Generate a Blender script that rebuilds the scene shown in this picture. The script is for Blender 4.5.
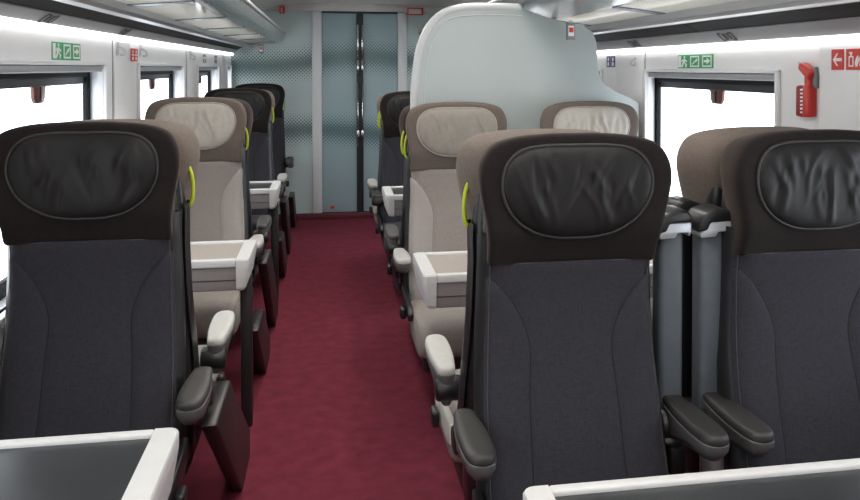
import bpy, bmesh, math, random
from mathutils import Vector, Matrix
PI = math.pi
S = bpy.context.scene
COL = S.collection
for _o in list(bpy.data.objects):
    bpy.data.objects.remove(_o)

# ------------------------------------------------------------------ camera
IW, IH = 860, 500
FPX, PPX, PPY = 800.0, 460.0, 82.0      # focal length and principal point in pixels
YAW, PITCH, ROLL = math.atan(133 / 800.0), math.atan(14 / 800.0), math.radians(0.0)
cam_d = bpy.data.cameras.new('camera')
cam = bpy.data.objects.new('camera', cam_d)
COL.objects.link(cam)
cam_d.sensor_width = 36.0
cam_d.lens = FPX * 36.0 / IW
cam_d.shift_x = -(PPX - IW / 2) / IW
cam_d.shift_y = (PPY - IH / 2) / IW
cam_d.clip_start = 0.02
cam.location = (0, 0, 1.5)
cam.rotation_euler = (PI / 2 - PITCH, ROLL, -YAW)
S.camera = cam

# ------------------------------------------------------------------ world, light, exposure
w = bpy.data.worlds.new('overcast_sky')
S.world = w
w.use_nodes = True
bg = w.node_tree.nodes['Background']
bg.inputs[0].default_value = (0.93, 0.97, 1.0, 1)
bg.inputs[1].default_value = 4.0
S.view_settings.view_transform = 'Standard'
S.view_settings.look = 'None'
S.view_settings.gamma = 1
S.view_settings.use_curve_mapping = False
S.view_settings.exposure = 0.0
CEIL_FILL = 16.0  # strength of the added fill lamps overhead
STRIP_LIGHT = 2.6


# ------------------------------------------------------------------ materials
def mat(name, col, rough=0.5, metal=0.0, noise=0.0, nscale=60.0, bump=0.0, bscale=None, sheen=0.0,
        sheen_tint=(1, 1, 1), coat=0.0, emit=None, estr=0.0, spec=0.5, stretch=None, col2=None, transmission=0.0):
    m = bpy.data.materials.new(name)
    m.use_nodes = True
    nt = m.node_tree
    b = nt.nodes['Principled BSDF']
    b.inputs['Base Color'].default_value = (*col, 1)
    b.inputs['Roughness'].default_value = rough
    b.inputs['Metallic'].default_value = metal
    b.inputs['Specular IOR Level'].default_value = spec
    if coat:
        b.inputs['Coat Weight'].default_value = coat
        b.inputs['Coat Roughness'].default_value = 0.1
    if transmission:
        b.inputs['Transmission Weight'].default_value = transmission
    if sheen:
        b.inputs['Sheen Weight'].default_value = sheen
        b.inputs['Sheen Roughness'].default_value = 0.45
        b.inputs['Sheen Tint'].default_value = (*sheen_tint, 1)
    if emit:
        b.inputs['Emission Color'].default_value = (*emit, 1)
        b.inputs['Emission Strength'].default_value = estr
    if noise or bump:
        tc = nt.nodes.new('ShaderNodeTexCoord')
        mp = nt.nodes.new('ShaderNodeMapping')
        nt.links.new(tc.outputs['Object'], mp.inputs[0])
        if stretch:
            mp.inputs['Scale'].default_value = stretch
        nz = nt.nodes.new('ShaderNodeTexNoise')
        nz.inputs['Scale'].default_value = nscale
        nz.inputs['Detail'].default_value = 4
        nt.links.new(mp.outputs[0], nz.inputs['Vector'])
        if noise:
            rp = nt.nodes.new('ShaderNodeValToRGB')
            a = col2 or tuple(c * (1 - noise) for c in col)
            c = tuple(min(1, c * (1 + noise)) for c in col)
            rp.color_ramp.elements[0].position = 0.3
            rp.color_ramp.elements[1].position = 0.7
            rp.color_ramp.elements[0].color = (*a, 1)
            rp.color_ramp.elements[1].color = (*c, 1)
            nt.links.new(nz.outputs['Fac'], rp.inputs[0])
            nt.links.new(rp.outputs[0], b.inputs['Base Color'])
        if bump:
            n2 = nt.nodes.new('ShaderNodeTexNoise')
            n2.inputs['Scale'].default_value = bscale or nscale
            n2.inputs['Detail'].default_value = 3
            nt.links.new(mp.outputs[0], n2.inputs['Vector'])
            bp = nt.nodes.new('ShaderNodeBump')
            bp.inputs['Strength'].default_value = bump
            bp.inputs['Distance'].default_value = 0.002
            nt.links.new(n2.outputs['Fac'], bp.inputs['Height'])
            nt.links.new(bp.outputs[0], b.inputs['Normal'])
    return m


def weave(name, col, sheen_tint, sheen=0.35, amt=0.22, spec=0.12):
    """woven cloth: fine crossed threads for colour and relief"""
    m = bpy.data.materials.new(name)
    m.use_nodes = True
    nt = m.node_tree
    b = nt.nodes['Principled BSDF']
    b.inputs['Roughness'].default_value = 0.85
    b.inputs['Specular IOR Level'].default_value = spec
    b.inputs['Sheen Weight'].default_value = sheen
    b.inputs['Sheen Roughness'].default_value = 0.4
    b.inputs['Sheen Tint'].default_value = (*sheen_tint, 1)
    tc = nt.nodes.new('ShaderNodeTexCoord')
    outs = []
    for sc in ((500, 60, 60), (60, 60, 500)):
        mp = nt.nodes.new('ShaderNodeMapping')
        mp.inputs['Scale'].default_value = sc
        nt.links.new(tc.outputs['Object'], mp.inputs[0])
        nz = nt.nodes.new('ShaderNodeTexNoise')
        nz.inputs['Scale'].default_value = 1.0
        nz.inputs['Detail'].default_value = 2
        nt.links.new(mp.outputs[0], nz.inputs['Vector'])
        outs.append(nz.outputs['Fac'])
    ad = nt.nodes.new('ShaderNodeMath')
    ad.operation = 'ADD'
    nt.links.new(outs[0], ad.inputs[0])
    nt.links.new(outs[1], ad.inputs[1])
    rp = nt.nodes.new('ShaderNodeMapRange')
    rp.inputs['From Min'].default_value = 0.7
    rp.inputs['From Max'].default_value = 1.3
    nt.links.new(ad.outputs[0], rp.inputs[0])
    mx = nt.nodes.new('ShaderNodeMix')
    mx.data_type = 'RGBA'
    mx.inputs['A'].default_value = (*(c * (1 - amt) for c in col), 1)
    mx.inputs['B'].default_value = (*(min(1, c * (1 + amt)) for c in col), 1)
    nt.links.new(rp.outputs[0], mx.inputs['Factor'])
    nt.links.new(mx.outputs['Result'], b.inputs['Base Color'])
    bp = nt.nodes.new('ShaderNodeBump')
    bp.inputs['Strength'].default_value = 0.25
    bp.inputs['Distance'].default_value = 0.001
    nt.links.new(rp.outputs[0], bp.inputs['Height'])
    nt.links.new(bp.outputs[0], b.inputs['Normal'])
    return m


def pane_mat(name, tint, refl=0.06):
    m = bpy.data.materials.new(name)
    m.use_nodes = True
    nt = m.node_tree
    nt.nodes.remove(nt.nodes['Principled BSDF'])
    out = nt.nodes['Material Output']
    tr = nt.nodes.new('ShaderNodeBsdfTransparent')
    tr.inputs[0].default_value = (*tint, 1)
    gl = nt.nodes.new('ShaderNodeBsdfGlossy')
    gl.inputs['Roughness'].default_value = 0.02
    mx = nt.nodes.new('ShaderNodeMixShader')
    mx.inputs[0].default_value = refl
    nt.links.new(tr.outputs[0], mx.inputs[1])
    nt.links.new(gl.outputs[0], mx.inputs[2])
    nt.links.new(mx.outputs[0], out.inputs[0])
    return m


def shelf_mat(name):
    """frosted shelf glass: lets the light from above through, mirrors what is below"""
    m = bpy.data.materials.new(name)
    m.use_nodes = True
    nt = m.node_tree
    nt.nodes.remove(nt.nodes['Principled BSDF'])
    out = nt.nodes['Material Output']
    tl = nt.nodes.new('ShaderNodeBsdfTranslucent')
    tl.inputs[0].default_value = (.95, .95, .92, 1)
    df = nt.nodes.new('ShaderNodeBsdfDiffuse')
    df.inputs[0].default_value = (.6, .61, .6, 1)
    m1 = nt.nodes.new('ShaderNodeMixShader')
    m1.inputs[0].default_value = 0.1
    nt.links.new(tl.outputs[0], m1.inputs[1])
    nt.links.new(df.outputs[0], m1.inputs[2])
    gl = nt.nodes.new('ShaderNodeBsdfGlossy')
    gl.inputs['Roughness'].default_value = 0.06
    mx = nt.nodes.new('ShaderNodeMixShader')
    mx.inputs[0].default_value = .30
    nt.links.new(m1.outputs[0], mx.inputs[1])
    nt.links.new(gl.outputs[0], mx.inputs[2])
    nt.links.new(mx.outputs[0], out.inputs[0])
    return m


def halftone_glass(name, base, dark, bands):
    """glass printed with wavy bands of halftone dots"""
    m = bpy.data.materials.new(name)
    m.use_nodes = True
    nt = m.node_tree
    b = nt.nodes['Principled BSDF']
    b.inputs['Roughness'].default_value = 0.38
    b.inputs['Coat Weight'].default_value = 0.05
    b.inputs['Coat Roughness'].default_value = 0.3
    tc = nt.nodes.new('ShaderNodeTexCoord')
    sp = nt.nodes.new('ShaderNodeSeparateXYZ')
    nt.links.new(tc.outputs['Object'], sp.inputs[0])

    def M(op, a, c=None, d=None):
        n = nt.nodes.new('ShaderNodeMath')
        n.operation = op
        for i, v in enumerate((a, c, d)):
            if v is None:
                continue
            if isinstance(v, (int, float)):
                n.inputs[i].default_value = v
            else:
                nt.links.new(v, n.inputs[i])
        return n.outputs[0]
    x, z = sp.outputs['X'], sp.outputs['Z']
    pitch = 0.034
    rx = M('MULTIPLY', M('ADD', x, z), 1 / pitch)
    rz = M('MULTIPLY', M('SUBTRACT', x, z), 1 / pitch)
    fx = M('SUBTRACT', M('FRACT', rx), 0.5)
    fz = M('SUBTRACT', M('FRACT', rz), 0.5)
    dist = M('SQRT', M('ADD', M('MULTIPLY', fx, fx), M('MULTIPLY', fz, fz)))
    tot = None
    for (zc, hw, amp, ph) in bands:
        wv = M('MULTIPLY', M('SINE', M('ADD', M('MULTIPLY', x, 3.0), ph)), amp)
        d = M('ABSOLUTE', M('SUBTRACT', M('SUBTRACT', z, zc), wv))
        f = M('MAXIMUM', M('SUBTRACT', 1.0, M('DIVIDE', d, hw)), 0.0)
        tot = f if tot is None else M('MAXIMUM', tot, f)
    rad = M('MULTIPLY', tot, 0.66)
    inside = M('LESS_THAN', dist, rad)
    mx = nt.nodes.new('ShaderNodeMix')
    mx.data_type = 'RGBA'
    mx.inputs['A'].default_value = (*base, 1)
    mx.inputs['B'].default_value = (*dark, 1)
    nt.links.new(inside, mx.inputs['Factor'])
    nt.links.new(mx.outputs['Result'], b.inputs['Base Color'])
    return m


MT = {
    'wall': mat('wall_panel_paint', (0.80, 0.80, 0.81), 0.42, noise=0.02, nscale=8, bump=0.05, bscale=300),
    'wall_low': mat('wall_lower_paint', (0.50, 0.51, 0.53), 0.5, noise=0.03, nscale=8),
    'seam': mat('seam_grey_rubber', (0.25, 0.25, 0.26), 0.7, noise=0.1),  # plain grey of the wall panel joints
    'frame': mat('window_frame_silver', (0.62, 0.64, 0.66), 0.3, noise=0.02, nscale=10),
    'alu': mat('brushed_aluminium', (0.50, 0.51, 0.52), 0.32, 0.8, noise=0.05, nscale=30, stretch=(1, .05, 1)),
    'cassette': mat('blind_cassette_grey', (0.33, 0.34, 0.35), 0.4, noise=0.04, nscale=20),
    'rubber': mat('black_rubber', (0.012, 0.013, 0.014), 0.6, noise=0.1, spec=0.2),
    'blind': mat('dark_blind', (0.02, 0.022, 0.024), 0.35, noise=0.2, nscale=40),
    'tab': mat('reddish_brown_tab', (0.09, 0.022, 0.016), 0.3, noise=0.5, nscale=25, coat=0.4),
    'pane': pane_mat('clear_pane', (0.97, 0.985, 1.0), 0.05),
    'carpet': mat('burgundy_carpet', (0.160, 0.027, 0.044), 0.95, noise=0.16, nscale=14, bump=0.8, bscale=420, spec=0.1),
    'basered': mat('dark_red_plinth', (0.11, 0.016, 0.028), 0.55, noise=0.1, nscale=20),
    'ceil': mat('ceiling_panel', (0.62, 0.61, 0.58), 0.45, noise=0.03, nscale=5),
    'header': mat('header_trim_grey', (0.56, 0.55, 0.53), 0.4, noise=0.03, nscale=10),
    'fillglow': mat('fill_lamp_diffuser', (0.9, 0.9, 0.9), 0.4, emit=(1.0, 0.96, 0.90), estr=CEIL_FILL, noise=0.01),  # glow of the added, unseen fill lamps
    'strip': mat('cove_light_diffuser', (0.9, 0.9, 0.9), 0.4, emit=(1.0, 0.99, 0.97), estr=STRIP_LIGHT, noise=0.01),
    'rackpanel': mat('rack_lower_panel_grey', (0.26, 0.26, 0.27), 0.4, 0.1, noise=0.03, nscale=10),
    'rackdark': mat('rack_black_gloss', (0.012, 0.011, 0.011), 0.6, noise=0.3, nscale=3, spec=0.06, stretch=(1, .5, 1)),
    'racklip': mat('rack_lip_satin', (0.42, 0.45, 0.45), 0.18, 0.55, noise=0.04, nscale=3),
    'rackglass': shelf_mat('rack_frosted_glass'),
    'rackrib': mat('rack_rib_blue_grey', (0.22, 0.27, 0.34), 0.25, 0.5, noise=0.05),
    'darkweave': weave('charcoal_woven_cloth', (0.0335, 0.0325, 0.0395), (0.75, 0.72, 0.80), 0.12),
    'darkhead': weave('brown_charcoal_cloth', (0.0150, 0.0122, 0.0118), (0.9, 0.70, 0.60), 0.12),
    'darkleather': mat('black_leather', (0.0095, 0.0085, 0.0086), 0.46, noise=0.1, nscale=60, bump=0.25, bscale=260, spec=0.28),
    'darkpipe': mat('charcoal_piping', (0.022, 0.020, 0.019), 0.6, noise=0.1),
    'beigeweave': weave('beige_woven_cloth', (0.265, 0.232, 0.214), (1, .95, .9), 0.08, 0.10),
    'beigebol': weave('pale_beige_cloth', (0.325, 0.292, 0.275), (1, .95, .9), 0.08, 0.08),
    'beigehead': weave('taupe_woven_cloth', (0.125, 0.101, 0.088), (1, .9, .8), 0.10, 0.12),
    'beigeleather': mat('grey_beige_leather', (0.37, 0.345, 0.305), 0.5, noise=0.05, nscale=60, bump=0.2, bscale=260, spec=0.35),
    'greyleather': mat('warm_grey_leather', (0.235, 0.215, 0.188), 0.5, noise=0.05, nscale=60, bump=0.2, bscale=260, spec=0.35),
    'beigepipe': mat('beige_piping', (0.29, 0.265, 0.235), 0.6, noise=0.1),
    'stitch': mat('pale_stitching', (0.075, 0.07, 0.068), 0.8, noise=0.1),
    'shell': mat('black_seat_shell', (0.013, 0.013, 0.014), 0.36, noise=0.1, nscale=40, bump=0.1, bscale=400),
    'lime': mat('lime_green_plastic', (0.42, 0.50, 0.02), 0.4, noise=0.05),
    'padgrey': mat('charcoal_armrest_pad', (0.030, 0.028, 0.027), 0.5, noise=0.1, nscale=60, bump=0.2, bscale=300),
    'padbeige': mat('pale_armrest_pad', (0.42, 0.415, 0.39), 0.5, noise=0.04, nscale=60),
    'armgrey': mat('grey_armrest_base', (0.085, 0.085, 0.085), 0.45, noise=0.05),
    'post': mat('slate_grey_post', (0.085, 0.098, 0.112), 0.5, noise=0.06, nscale=40),
    'bracket': mat('light_metal_bracket', (0.50, 0.53, 0.57), 0.35, 0.4, noise=0.05),
    'sidebeige': mat('beige_side_cover', (0.55, 0.53, 0.48), 0.5, noise=0.04),
    'legdark': mat('dark_seat_leg', (0.016, 0.014, 0.015), 0.42, noise=0.1, nscale=30),
    'rim': mat('table_rim_pale_grey', (0.54, 0.54, 0.535), 0.4, noise=0.02, nscale=40),
    'tabletop': mat('table_black_laminate', (0.028, 0.030, 0.033), 0.32, noise=0.25, nscale=6, bump=0.1, bscale=250),
    'tableside': mat('table_side_taupe', (0.20, 0.18, 0.18), 0.5, noise=0.05),
    'tableinner': mat('table_tray_taupe', (0.30, 0.265, 0.235), 0.5, noise=0.05),
    'partition': mat('frosted_partition', (0.37, 0.415, 0.415), 0.30, noise=0.02, nscale=2, coat=0.3),
    'partrim': mat('partition_edge_grey', (0.46, 0.48, 0.485), 0.35, noise=0.02),
    'glassend': halftone_glass('printed_frosted_glass', (0.44, 0.54, 0.54), (0.11, 0.165, 0.165),
                               ((1.56, 0.23, 0.05, 0.5), (0.85, 0.22, 0.04, 2.0))),
    'glassdoor': halftone_glass('printed_door_glass', (0.30, 0.41, 0.44), (0.10, 0.175, 0.18),
                                ((1.56, 0.25, 0.05, 0.5), (0.85, 0.22, 0.04, 2.0))),
    'mullion': mat('mullion_pale_grey', (0.62, 0.63, 0.64), 0.35, noise=0.03),
    'chrome': mat('polished_steel', (0.72, 0.76, 0.80), 0.15, 1.0, noise=0.02),
    'gap': mat('black_door_gap', (0.02, 0.028, 0.032), 0.4, noise=0.1),
    'green': mat('sign_green', (0.06, 0.36, 0.15), 0.5, noise=0.03),
    'red': mat('sign_red', (0.62, 0.045, 0.030), 0.5, noise=0.03),
    'white': mat('sign_white', (0.85, 0.85, 0.85), 0.5, noise=0.01),
    'navy': mat('sign_navy', (0.05, 0.045, 0.16), 0.5, noise=0.03),
    'ink': mat('marker_ink', (0.03, 0.03, 0.032), 0.5, noise=0.03),
    'hammer': mat('hammer_red', (0.60, 0.03, 0.022), 0.35, noise=0.03, coat=0.3),
    'darkred': mat('hammer_case_red', (0.28, 0.012, 0.014), 0.4, noise=0.03),
    'hookclear': mat('hook_pale_plastic', (0.60, 0.61, 0.62), 0.3, noise=0.02),
    'grey': mat('mid_grey_plastic', (0.20, 0.21, 0.21), 0.45, noise=0.05),
}


# ------------------------------------------------------------------ mesh helpers
def mesh(name, verts, faces, m, smooth=False):
    me = bpy.data.meshes.new(name)
    me.from_pydata([tuple(v) for v in verts], [], faces)
    me.materials.append(MT[m])
    bm = bmesh.new()
    bm.from_mesh(me)
    bmesh.ops.recalc_face_normals(bm, faces=bm.faces)
    bm.to_mesh(me)
    bm.free()
    if smooth:
        for p in me.polygons:
            p.use_smooth = True
    return me


def link(name, me, parent=None, loc=None):
    o = bpy.data.objects.new(name, me)
    COL.objects.link(o)
    if parent is not None:
        o.parent = parent
    if loc:
        o.location = loc
    return o


def tag(o, label, cat, group=None):
    o['label'] = label
    o['category'] = cat
    if group:
        o['group'] = group
    return o


def thing(name, label, cat, loc=(0, 0, 0), rz=0.0, group=None):
    o = link(name, None, None, loc)
    o.rotation_euler = (0, 0, rz)
    return tag(o, label, cat, group)


def struct(name, me, parent=None):
    o = link(name, me, parent)
    if parent is None:
        o['kind'] = 'structure'
    return o


def box_vf(x0, x1, y0, y1, z0, z1, bev=0.0, seg=2):
    bm = bmesh.new()
    bmesh.ops.create_cube(bm, size=1)
    for v in bm.verts:
        v.co = Vector((x0 + (v.co.x + .5) * (x1 - x0), y0 + (v.co.y + .5) * (y1 - y0), z0 + (v.co.z + .5) * (z1 - z0)))
    if bev:
        bmesh.ops.bevel(bm, geom=bm.edges[:], offset=bev, segments=seg, profile=0.5, affect='EDGES')
    vs = [v.co.copy() for v in bm.verts]
    bm.verts.index_update()
    fs = [tuple(v.index for v in f.verts) for f in bm.faces]
    bm.free()
    return vs, fs


def join(*parts):
    V, F = [], []
    for vs, fs in parts:
        n = len(V)
        V += list(vs)
        F += [tuple(i + n for i in f) for f in fs]
    return V, F


def box(name, x0, x1, y0, y1, z0, z1, m, bev=0.0, seg=2, smooth=None):
    vs, fs = box_vf(x0, x1, y0, y1, z0, z1, bev, seg)
    return mesh(name, vs, fs, m, bool(bev) if smooth is None else smooth)


def tube_vf(pts, r, n=8, closed=False, caps=True):
    pts = [Vector(p) for p in pts]
    V, F = [], []
    N = len(pts)
    nrm = None
    for i, p in enumerate(pts):
        a = pts[(i - 1) % N] if (closed or i > 0) else pts[i]
        c = pts[(i + 1) % N] if (closed or i < N - 1) else pts[i]
        t = (c - a).normalized()
        if nrm is None:
            nrm = t.orthogonal().normalized()
        nrm = (nrm - t * nrm.dot(t)).normalized()
        bi = t.cross(nrm)
        rr = r[i] if isinstance(r, (list, tuple)) else r
        for k in range(n):
            an = 2 * PI * k / n
            V.append(p + (nrm * math.cos(an) + bi * math.sin(an)) * rr)
    L = N if closed else N - 1
    for i in range(L):
        j = (i + 1) % N
        for k in range(n):
            k2 = (k + 1) % n
            F.append((i * n + k, i * n + k2, j * n + k2, j * n + k))
    if not closed and caps:
        F.append(tuple(range(n)))
        F.append(tuple((N - 1) * n + k for k in range(n)))
    return V, F


def tube(name, pts, r, m, n=8, closed=False):
    vs, fs = tube_vf(pts, r, n, closed)
    return mesh(name, vs, fs, m, True)


def rings_vf(rings, cap0=True, cap1=True, closed=True):
    """loft of equally long rings"""
    n = len(rings[0])
    V = [v for r in rings for v in r]
    F = []
    for i in range(len(rings) - 1):
        for k in range(n if closed else n - 1):
            k2 = (k + 1) % n
            F.append((i * n + k, i * n + k2, (i + 1) * n + k2, (i + 1) * n + k))
    if cap0:
        F.append(tuple(range(n)))
    if cap1:
        F.append(tuple((len(rings) - 1) * n + k for k in range(n)))
    return V, F


def grid_vf(rows):
    return rings_vf(rows, False, False, False)


def prism_vf(poly, axis, a, b):
    """extrude a 2-D outline; axis 'y': poly=(x,z); 'x': poly=(y,z); 'z': poly=(x,y)"""
    def P(p, t):
        if axis == 'y':
            return (p[0], t, p[1])
        if axis == 'x':
            return (t, p[0], p[1])
        return (p[0], p[1], t)
    n = len(poly)
    V = [P(p, a) for p in poly] + [P(p, b) for p in poly]
    F = [tuple(range(n)), tuple(range(n, 2 * n))]
    F += [(i, (i + 1) % n, n + (i + 1) % n, n + i) for i in range(n)]
    return V, F


def prism(name, poly, axis, a, b, m, bev=0.0, seg=2, smooth=None):
    vs, fs = prism_vf(poly, axis, a, b)
    if bev:
        bm = bmesh.new()
        vv = [bm.verts.new(v) for v in vs]
        for f in fs:
            bm.faces.new([vv[i] for i in f])
        bmesh.ops.recalc_face_normals(bm, faces=bm.faces)
        ed = [e for e in bm.edges if len(e.link_faces) == 2 and e.calc_face_angle(0) > 0.6]
        bmesh.ops.bevel(bm, geom=ed, offset=bev, segments=seg, profile=0.5, affect='EDGES')
        bm.verts.index_update()
        vs = [v.co.copy() for v in bm.verts]
        fs = [tuple(v.index for v in f.verts) for f in bm.faces]
        bm.free()
    return mesh(name, vs, fs, m, bool(bev) if smooth is None else smooth)


def catmull(pts, per=6, closed=True):
    out = []
    n = len(pts)
    for i in range(n if closed else n - 1):
        if closed:
            p0, p1, p2, p3 = pts[(i - 1) % n], pts[i], pts[(i + 1) % n], pts[(i + 2) % n]
        else:
            p0, p1, p2, p3 = pts[max(i - 1, 0)], pts[i], pts[i + 1], pts[min(i + 2, n - 1)]
        for k in range(per):
            t = k / per
            out.append(tuple(0.5 * (2 * b + (c - a) * t + (2 * a - 5 * b + 4 * c - d) * t * t + (3 * b - a - 3 * c + d) * t ** 3)
                             for a, b, c, d in zip(p0, p1, p2, p3)))
    if not closed:
        out.append(tuple(pts[-1]))
    return out


def interp(tab, t):
    """smooth lookup in a table of (key, value)"""
    if t <= tab[0][0]:
        return tab[0][1]
    for (a, va), (b, vb) in zip(tab, tab[1:]):
        if t <= b:
            k = (t - a) / (b - a)
            return va + (vb - va) * k
    return tab[-1][1]


def sm(t):
    t = max(0.0, min(1.0, t))
    return t * t * (3 - 2 * t)


# ------------------------------------------------------------------ the coach
XL, XR = -0.92, 1.58             # inner faces of the side walls
XC = (XL + XR) / 2
Y0, YE = -2.4, 8.05              # rear bulkhead and glazed end wall
ZS_L, ZS_R = 1.512, 1.481        # undersides of the beams above the windows
ZB_L, ZB_R = 1.622, 1.578        # where the cove lamps begin
WZ0 = 0.80
WIN_L = [(-1.36, -0.13), (0.47, 1.70), (2.30, 3.53), (4.15, 5.38), (5.97, 7.08), (7.66, 7.97)]
WIN_R = [(-1.02, 0.13), (0.80, 1.95), (2.62, 3.79), (4.46, 5.62), (6.28, 7.45)]

fl = struct('floor', box('floor', -1.08, 1.74, Y0, YE + .3, -0.03, 0.0, 'carpet'))


def side_wall(name, xw, s, wins, zs, zb):
    """s=-1: wall on the window side of the single seats, s=+1: the other"""
    xo = xw + s * 0.02
    xa, xb = min(xw, xo), max(xw, xo)
    root = struct(name, box('beam', xa, xb, Y0, YE, zs, 1.74, 'wall'))
    # lower dado: slightly proud ledge below the windows
    link('lower_panel', box('lower_panel', xa, xb, Y0, YE, 0.0, WZ0, 'wall_low'), root)
    link('window_ledge', box('window_ledge', min(xw - s * .025, xo), max(xw - s * .025, xo), Y0, YE, WZ0 - .03, WZ0, 'wall', .006), root)
    ys = [Y0] + [v for wn in wins for v in wn] + [YE]
    for a, b in zip(ys[0::2], ys[1::2]):
        if b - a > .02:
            link('pillar_panel', box('pillar_panel', xa, xb, a, b, WZ0, zs, 'wall'), root)
            c = (a + b) / 2
            w_ = (b - a)
            if w_ > .3:        # raised cover strip with grey joints
                xi = xw - s * 0.012
                ca, cb = (c - w_ * .26, c + w_ * .18) if s < 0 else (a + .03, a + w_ * .61)
                link('cover_strip', box('cover_strip', min(xw, xi), max(xw, xi), ca, cb, WZ0, zb, 'wall', .005), root)
                for yy in (ca, cb):
                    link('joint', box('joint', min(xw, xw - s * .0015), max(xw, xw - s * .0015), yy - .006, yy + .006, WZ0, zb, 'seam'), root)
    return root


side_wall('wall_left', XL, -1, WIN_L, ZS_L, ZB_L)
side_wall('wall_right', XR, 1, WIN_R, ZS_R, ZB_R)

wn_i = 0


def window(xw, s, y0, y1, zs):
    global wn_i
    wn_i += 1
    D = 0.095
    ex = 0.10
    xp = xw + s * D
    e0 = ex if y1 - y0 > .5 else 0.02
    e1 = ex if y1 - y0 > .5 else 0.02
    # splayed reveal from the wall face to the pane
    A = [(xw, y0, WZ0), (xw, y1, WZ0), (xw, y1, zs), (xw, y0, zs)]
    B = [(xp, y0 - e0, WZ0 - .02), (xp, y1 + e1, WZ0 - .02), (xp, y1 + e1, zs), (xp, y0 - e0, zs)]
    V = A + B
    F = [(i, (i + 1) % 4, 4 + (i + 1) % 4, 4 + i) for i in range(4)]
    root = struct('window_%d' % wn_i, mesh('reveal', V, F, 'frame'))
    # surround standing proud of the wall
    f = 0.022
    xi = xw - s * 0.014
    xa, xb = min(xw, xi), max(xw, xi)
    link('surround', mesh('surround', *join(
        box_vf(xa, xb, y0 - f, y0, WZ0, zs + .012, .004),
        box_vf(xa, xb, y1, y1 + f, WZ0, zs + .012, .004),
        box_vf(xa, xb, y0 - f, y1 + f, zs, zs + .014, .004)), 'wall', False), root)
    # blind cassette, dark blind, pull tab
    xc0, xc1 = sorted((xw + s * .004, xw + s * .075))
    link('blind_cassette', box('blind_cassette', xc0, xc1, y0 + .004, y1 + .03, zs - .028, zs - .001, 'cassette', .006), root)
    zc = zs - .028
    xq = xp - s * .012
    q0, q1 = sorted((xq, xq + s * .004))
    a, b = y0 - e0 + .02, y1 + e1 - .02
    c = (y0 + y1) / 2 + (.09 if s < 0 else .01)
    if y1 - y0 > .5:
        link('dark_blind', box('dark_blind', q0, q1, a, b, zc - .050, zc + .012, 'blind'), root)
        o = [(c - .070, zc - .046), (c + .070, zc - .046), (c + .055, zc - .056), (c + .050, zc - .090), (c + .036, zc - .108), (c - .036, zc - .108), (c - .050, zc - .090), (c - .055, zc - .056)]
        t0, t1 = sorted((xq - s * .012, xq + s * .003))
        tb = link('pull_tab', prism('pull_tab', o, 'x', t0, t1, 'tab', .003), root)
        link('tab_grip', box('tab_grip', min(t0, t1) - .002, max(t0, t1) + .002, c - .004, c + .004, zc - .10, zc - .050, 'rubber'), root)
    # rubber seal with rounded corners, and the pane
    so = [(a, WZ0), (b, WZ0), (b, zs - .02), (a, zs - .02)]
    t = 0.035 if y1 - y0 > .5 else .01
    s0, s1 = sorted((xp - s * .022, xp))
    link('seal', mesh('seal', *join(
        box_vf(s0, s1, a - .02, a + t, WZ0, zs - .02, .006), box_vf(s0, s1, b - t, b + .02, WZ0, zs - .02, .006),
        box_vf(s0, s1, a, b, WZ0 - .02, WZ0 + t, .006), box_vf(s0, s1, a, b, zs - .05, zs - .02, .006)), 'rubber', False), root)
    p0, p1 = sorted((xp - s * .008, xp - s * .004))
    link('pane', box('pane', p0, p1, a, b, WZ0, zs - .01, 'pane'), root)


for a, b in WIN_L:
    window(XL, -1, a, b, ZS_L)
for a, b in WIN_R:
    window(XR, 1, a, b, ZS_R)

# ceiling
cp = [(XL - .02, 1.70), (XL + .02, 1.88), (XL + .18, 2.02), (XL + .45, 2.11), (XL + .75, 2.135), (XR - .75, 2.135),
      (XR - .45, 2.11), (XR - .18, 2.02), (XR - .02, 1.88), (XR + .02, 1.70)]
rows = [[(x, yy, z) for x, z in catmull(cp, 4, False)] for yy in (Y0, YE)]
up = [[(x, yy, z + .03) for x, z in catmull(cp, 4, False)] for yy in (Y0, YE)]
struct('ceiling', mesh('ceiling', *join(grid_vf(rows), grid_vf(up)), 'ceil', True))
struct('wall_rear', box('wall_rear', XL - .02, XR + .02, Y0 - .03, Y0, 0, 2.16, 'wall'))

# unseen fill lamps added under the ceiling to brighten the coach
k = 0
for yy in (-1.7, 0.1, 1.9, 3.7, 5.5):
    for xx, side in ((XC - .42, 'single'), (XC + .42, 'double')):
        ln = 1.5 if yy < 5 else 0.9
        t = thing('fill_lamp', 'long white fill lamp panel added out of view above the aisle', 'lamp', (xx, yy, 2.115), 0, 'added fill lamps')
        link('fill_housing', box('fill_housing', -.09, .09, 0, ln, 0.004, .016, 'header', .003), t)
        link('diffuser', box('diffuser', -.075, .075, .02, ln - .02, -.002, .006, 'fillglow', .002), t)


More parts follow.
